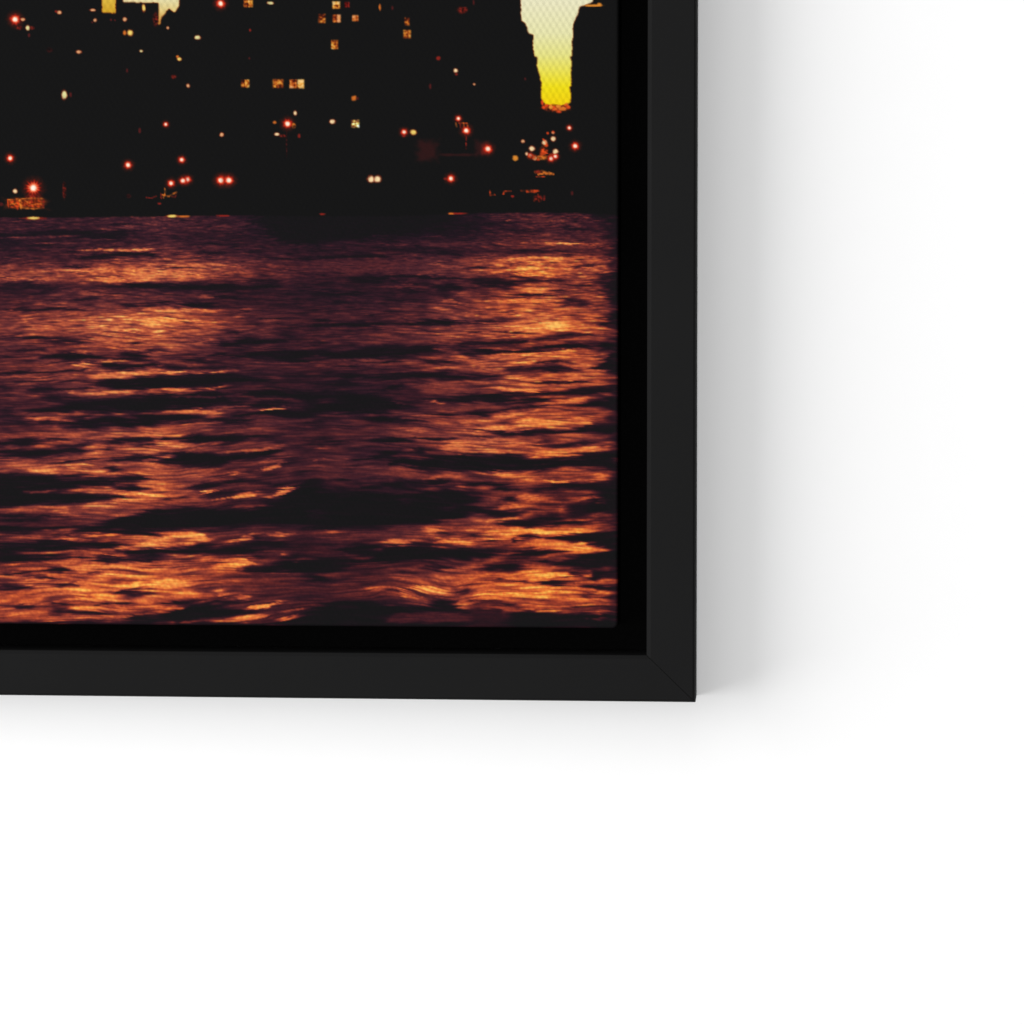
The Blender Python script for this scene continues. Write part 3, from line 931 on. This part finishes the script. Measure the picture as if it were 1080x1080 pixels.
E_CANVAS = 1.37                               # light the white point of the print is balanced for
INK_FLOOR = 0.0
INK = np.clip(to_lin(IMG) / E_CANVAS - INK_FLOOR, .0005, .85)

# grid of the canvas front: dense where the picture is seen close, coarse on the far side
STEP = 0.85


def axis(near, far, fine_len, sgn):
    a = [near]
    n = int(fine_len / STEP)
    a += [near + sgn * STEP * (i + 1) for i in range(n)]
    q = a[-1]
    while (far - q) * sgn > 9:
        q += sgn * 6
        a.append(q)
    a.append(far)
    return np.array(a)


ax = axis(CX, CLX, CX + 45, -1)
az = axis(CZ, CTZ, -CZ + 45, 1)
AXm, AZm = np.meshgrid(ax, az)


# where each point of the canvas lies in the layout of the artwork (a fixed keystone between canvas and artwork)
Rn = np.array(Rm)
rel = np.stack([AXm - CAM_LOC[0], np.full_like(AXm, RECESS) - CAM_LOC[1], AZm - CAM_LOC[2]], -1) @ Rn
AU = 540 + 2400 * rel[..., 0] / rel[..., 1]
AV = 540 - 2400 * rel[..., 2] / rel[..., 1]


def sample(img, u, v):
    # beyond the detailed part the artwork goes on as a mirrored repeat
    w, h = gx[-1] - gx[0], gy[-1] - gy[0]
    uu = np.where(u < X0 + 4, 2 * (X0 + 4) - u, u)
    vv = np.where(v < Y0 + 4, Y0 + 4, v)
    fx = np.clip((uu - gx[0]) / RES, 0, len(gx) - 1.001)
    fy = np.clip((vv - gy[0]) / RES, 0, len(gy) - 1.001)
    i, j = fx.astype(int), fy.astype(int)
    a, b = (fx - i)[..., None], (fy - j)[..., None]
    return (img[j, i] * (1 - a) + img[j, i + 1] * a) * (1 - b) + (img[j + 1, i] * (1 - a) + img[j + 1, i + 1] * a) * b


C = sample(INK, AU, AV)
# roofs and evening sky in the upper part of the artwork
r_ = np.random.default_rng(19)
edges = np.cumsum(r_.uniform(28, 80, 40)) - 840
roofs = -r_.uniform(90, 330, 41)
sk = roofs[np.searchsorted(edges, AU)]
sky_m = sstep(1.5, -1.5, AV - sk)[..., None]
tone = np.clip((AV + 560) / 420, 0, 1)[..., None]
C = C * (1 - sky_m) + to_lin(np.array((206, 212, 204.)) * (1 - tone) + np.array((230, 226, 184.)) * tone) / E_CANVAS * sky_m
# rolled edge and rounded corners of the stretched canvas
dxr, dxl, dzb, dzt = CX - AXm, AXm - CLX, AZm - CZ, CTZ - AZm
RO = 3.0
roll = lambda t: np.where(t < RO, RO - np.sqrt(np.maximum(RO ** 2 - (RO - np.minimum(t, RO)) ** 2, 0)), 0)
Yd = RECESS + np.maximum(np.maximum(roll(dxr), roll(dxl)), np.maximum(roll(dzb), roll(dzt)))
Xp, Zp = AXm.copy(), AZm.copy()
RC = 5.5
for tx, tz, cx, cz in ((dxr, dzb, CX - RC, CZ + RC), (dxl, dzb, CLX + RC, CZ + RC), (dxr, dzt, CX - RC, CTZ - RC), (dxl, dzt, CLX + RC, CTZ - RC)):
    mk = (tx < RC) & (tz < RC)
    ddx, ddz = AXm - cx, AZm - cz
    mx = np.maximum(np.abs(ddx), np.abs(ddz))
    rr = np.hypot(ddx, ddz)
    f = np.where(rr > 1e-6, mx / np.maximum(rr, 1e-6), 1)
    Xp = np.where(mk, cx + ddx * f, Xp)
    Zp = np.where(mk, cz + ddz * f, Zp)
nz, nx = AXm.shape
front = np.stack([Xp, Yd, Zp], -1).reshape(-1, 3)
idx = np.arange(nz * nx).reshape(nz, nx)
q = np.stack([idx[:-1, :-1], idx[1:, :-1], idx[1:, 1:], idx[:-1, 1:]], -1).reshape(-1, 4)
ring = np.concatenate([idx[0, :-1], idx[:-1, -1], idx[-1, :0:-1], idx[:0:-1, 0]])
back = front[ring].copy()
back[:, 1] = DEPTH - 10
nb = len(front)
r2 = nb + np.arange(len(ring))
side = np.stack([ring, np.roll(ring, -1), np.roll(r2, -1), r2], -1)
allv = np.concatenate([front, back]) * S
allf = np.concatenate([q, side])
cols = np.concatenate([C.reshape(-1, 3), np.full((len(ring), 3), .002)])
me = bpy.data.meshes.new('canvas_print')
me.vertices.add(len(allv))
me.vertices.foreach_set('co', allv.astype(np.float32).ravel())
me.loops.add(len(allf) * 4)
me.loops.foreach_set('vertex_index', allf.astype(np.int32).ravel())
me.polygons.add(len(allf))
me.polygons.foreach_set('loop_start', np.arange(0, len(allf) * 4, 4, dtype=np.int32))
me.polygons.foreach_set('use_smooth', np.concatenate([np.ones(len(q), bool), np.zeros(len(side), bool)]))
me.update(calc_edges=True)
ca = me.color_attributes.new('print_ink', 'FLOAT_COLOR', 'POINT')
ca.data.foreach_set('color', np.concatenate([cols, np.ones((len(cols), 1))], 1).astype(np.float32).ravel())
# face the viewer
me.update()
if me.polygons[0].normal.y > 0:
    me.flip_normals()
me.materials.append(M_CANVAS)
cv = bpy.data.objects.new('canvas_print', me)
COL.objects.link(cv)
cv.parent = root
cv['label'] = 'canvas print of dark city blocks with lit windows above orange rippled water'

# ------------------------------------------------------------------ the wall
wl = link_mesh('wall', [(-4500, WALL_Y, -4500), (5500, WALL_Y, -4500), (5500, WALL_Y, 4500), (-4500, WALL_Y, 4500)], [(0, 1, 2, 3)], M_WALL)
wl['kind'] = 'structure'

# ------------------------------------------------------------------ light: soft boxes to the left, above and in front, plus room fill
w = bpy.data.worlds.new('World')
scene.world = w
w.use_nodes = True
bg = w.node_tree.nodes['Background']
bg.inputs['Color'].default_value = (1, 1, 1, 1)
bg.inputs['Strength'].default_value = 0.15


def softbox(name, az_deg, el_deg, dist, sx, sy, irradiance):
    """az: 0 = from the right, 90 = above, 180 = left; el = height off the wall plane (90 = frontal)."""
    a, e_ = math.radians(az_deg), math.radians(el_deg)
    tgt = Vector((600 * S, DEPTH * S, -500 * S))
    d = Vector((math.cos(a) * math.cos(e_), -math.sin(e_), math.sin(a) * math.cos(e_)))
    ld = bpy.data.lights.new(name, 'AREA')
    ld.shape = 'ELLIPSE'
    ld.size, ld.size_y = sx, sy
    # on-axis irradiance E = P cos(el) / (pi dist^2)  ->  white wall of albedo .8 shows .8 E / pi
    ld.energy = irradiance * math.pi ** 2 * dist ** 2 / math.sin(e_) / .8
    o = bpy.data.objects.new(name, ld)
    COL.objects.link(o)
    o.location = tgt + d * dist
    o.rotation_euler = d.to_track_quat('Z', 'Y').to_euler()
    return o


softbox('softbox_left', 176, 27, 6.0, 6.0, 6.0, 0.49)
softbox('softbox_left_forward', 176, 66, 6.0, 4.8, 4.8, 0.11)
softbox('softbox_above', 104, 42, 6.0, 4.4, 4.4, 0.06)
softbox('softbox_front', 20, 88.6, 6.0, 0.4, 0.4, 0.41)


# ------------------------------------------------------------------ render settings
scene.render.engine = 'CYCLES'
view = scene.view_settings
view.view_transform = 'Standard'
view.look = 'None'
view.exposure = 0
view.gamma = 1
view.use_curve_mapping = False
scene.cycles.max_bounces = 6
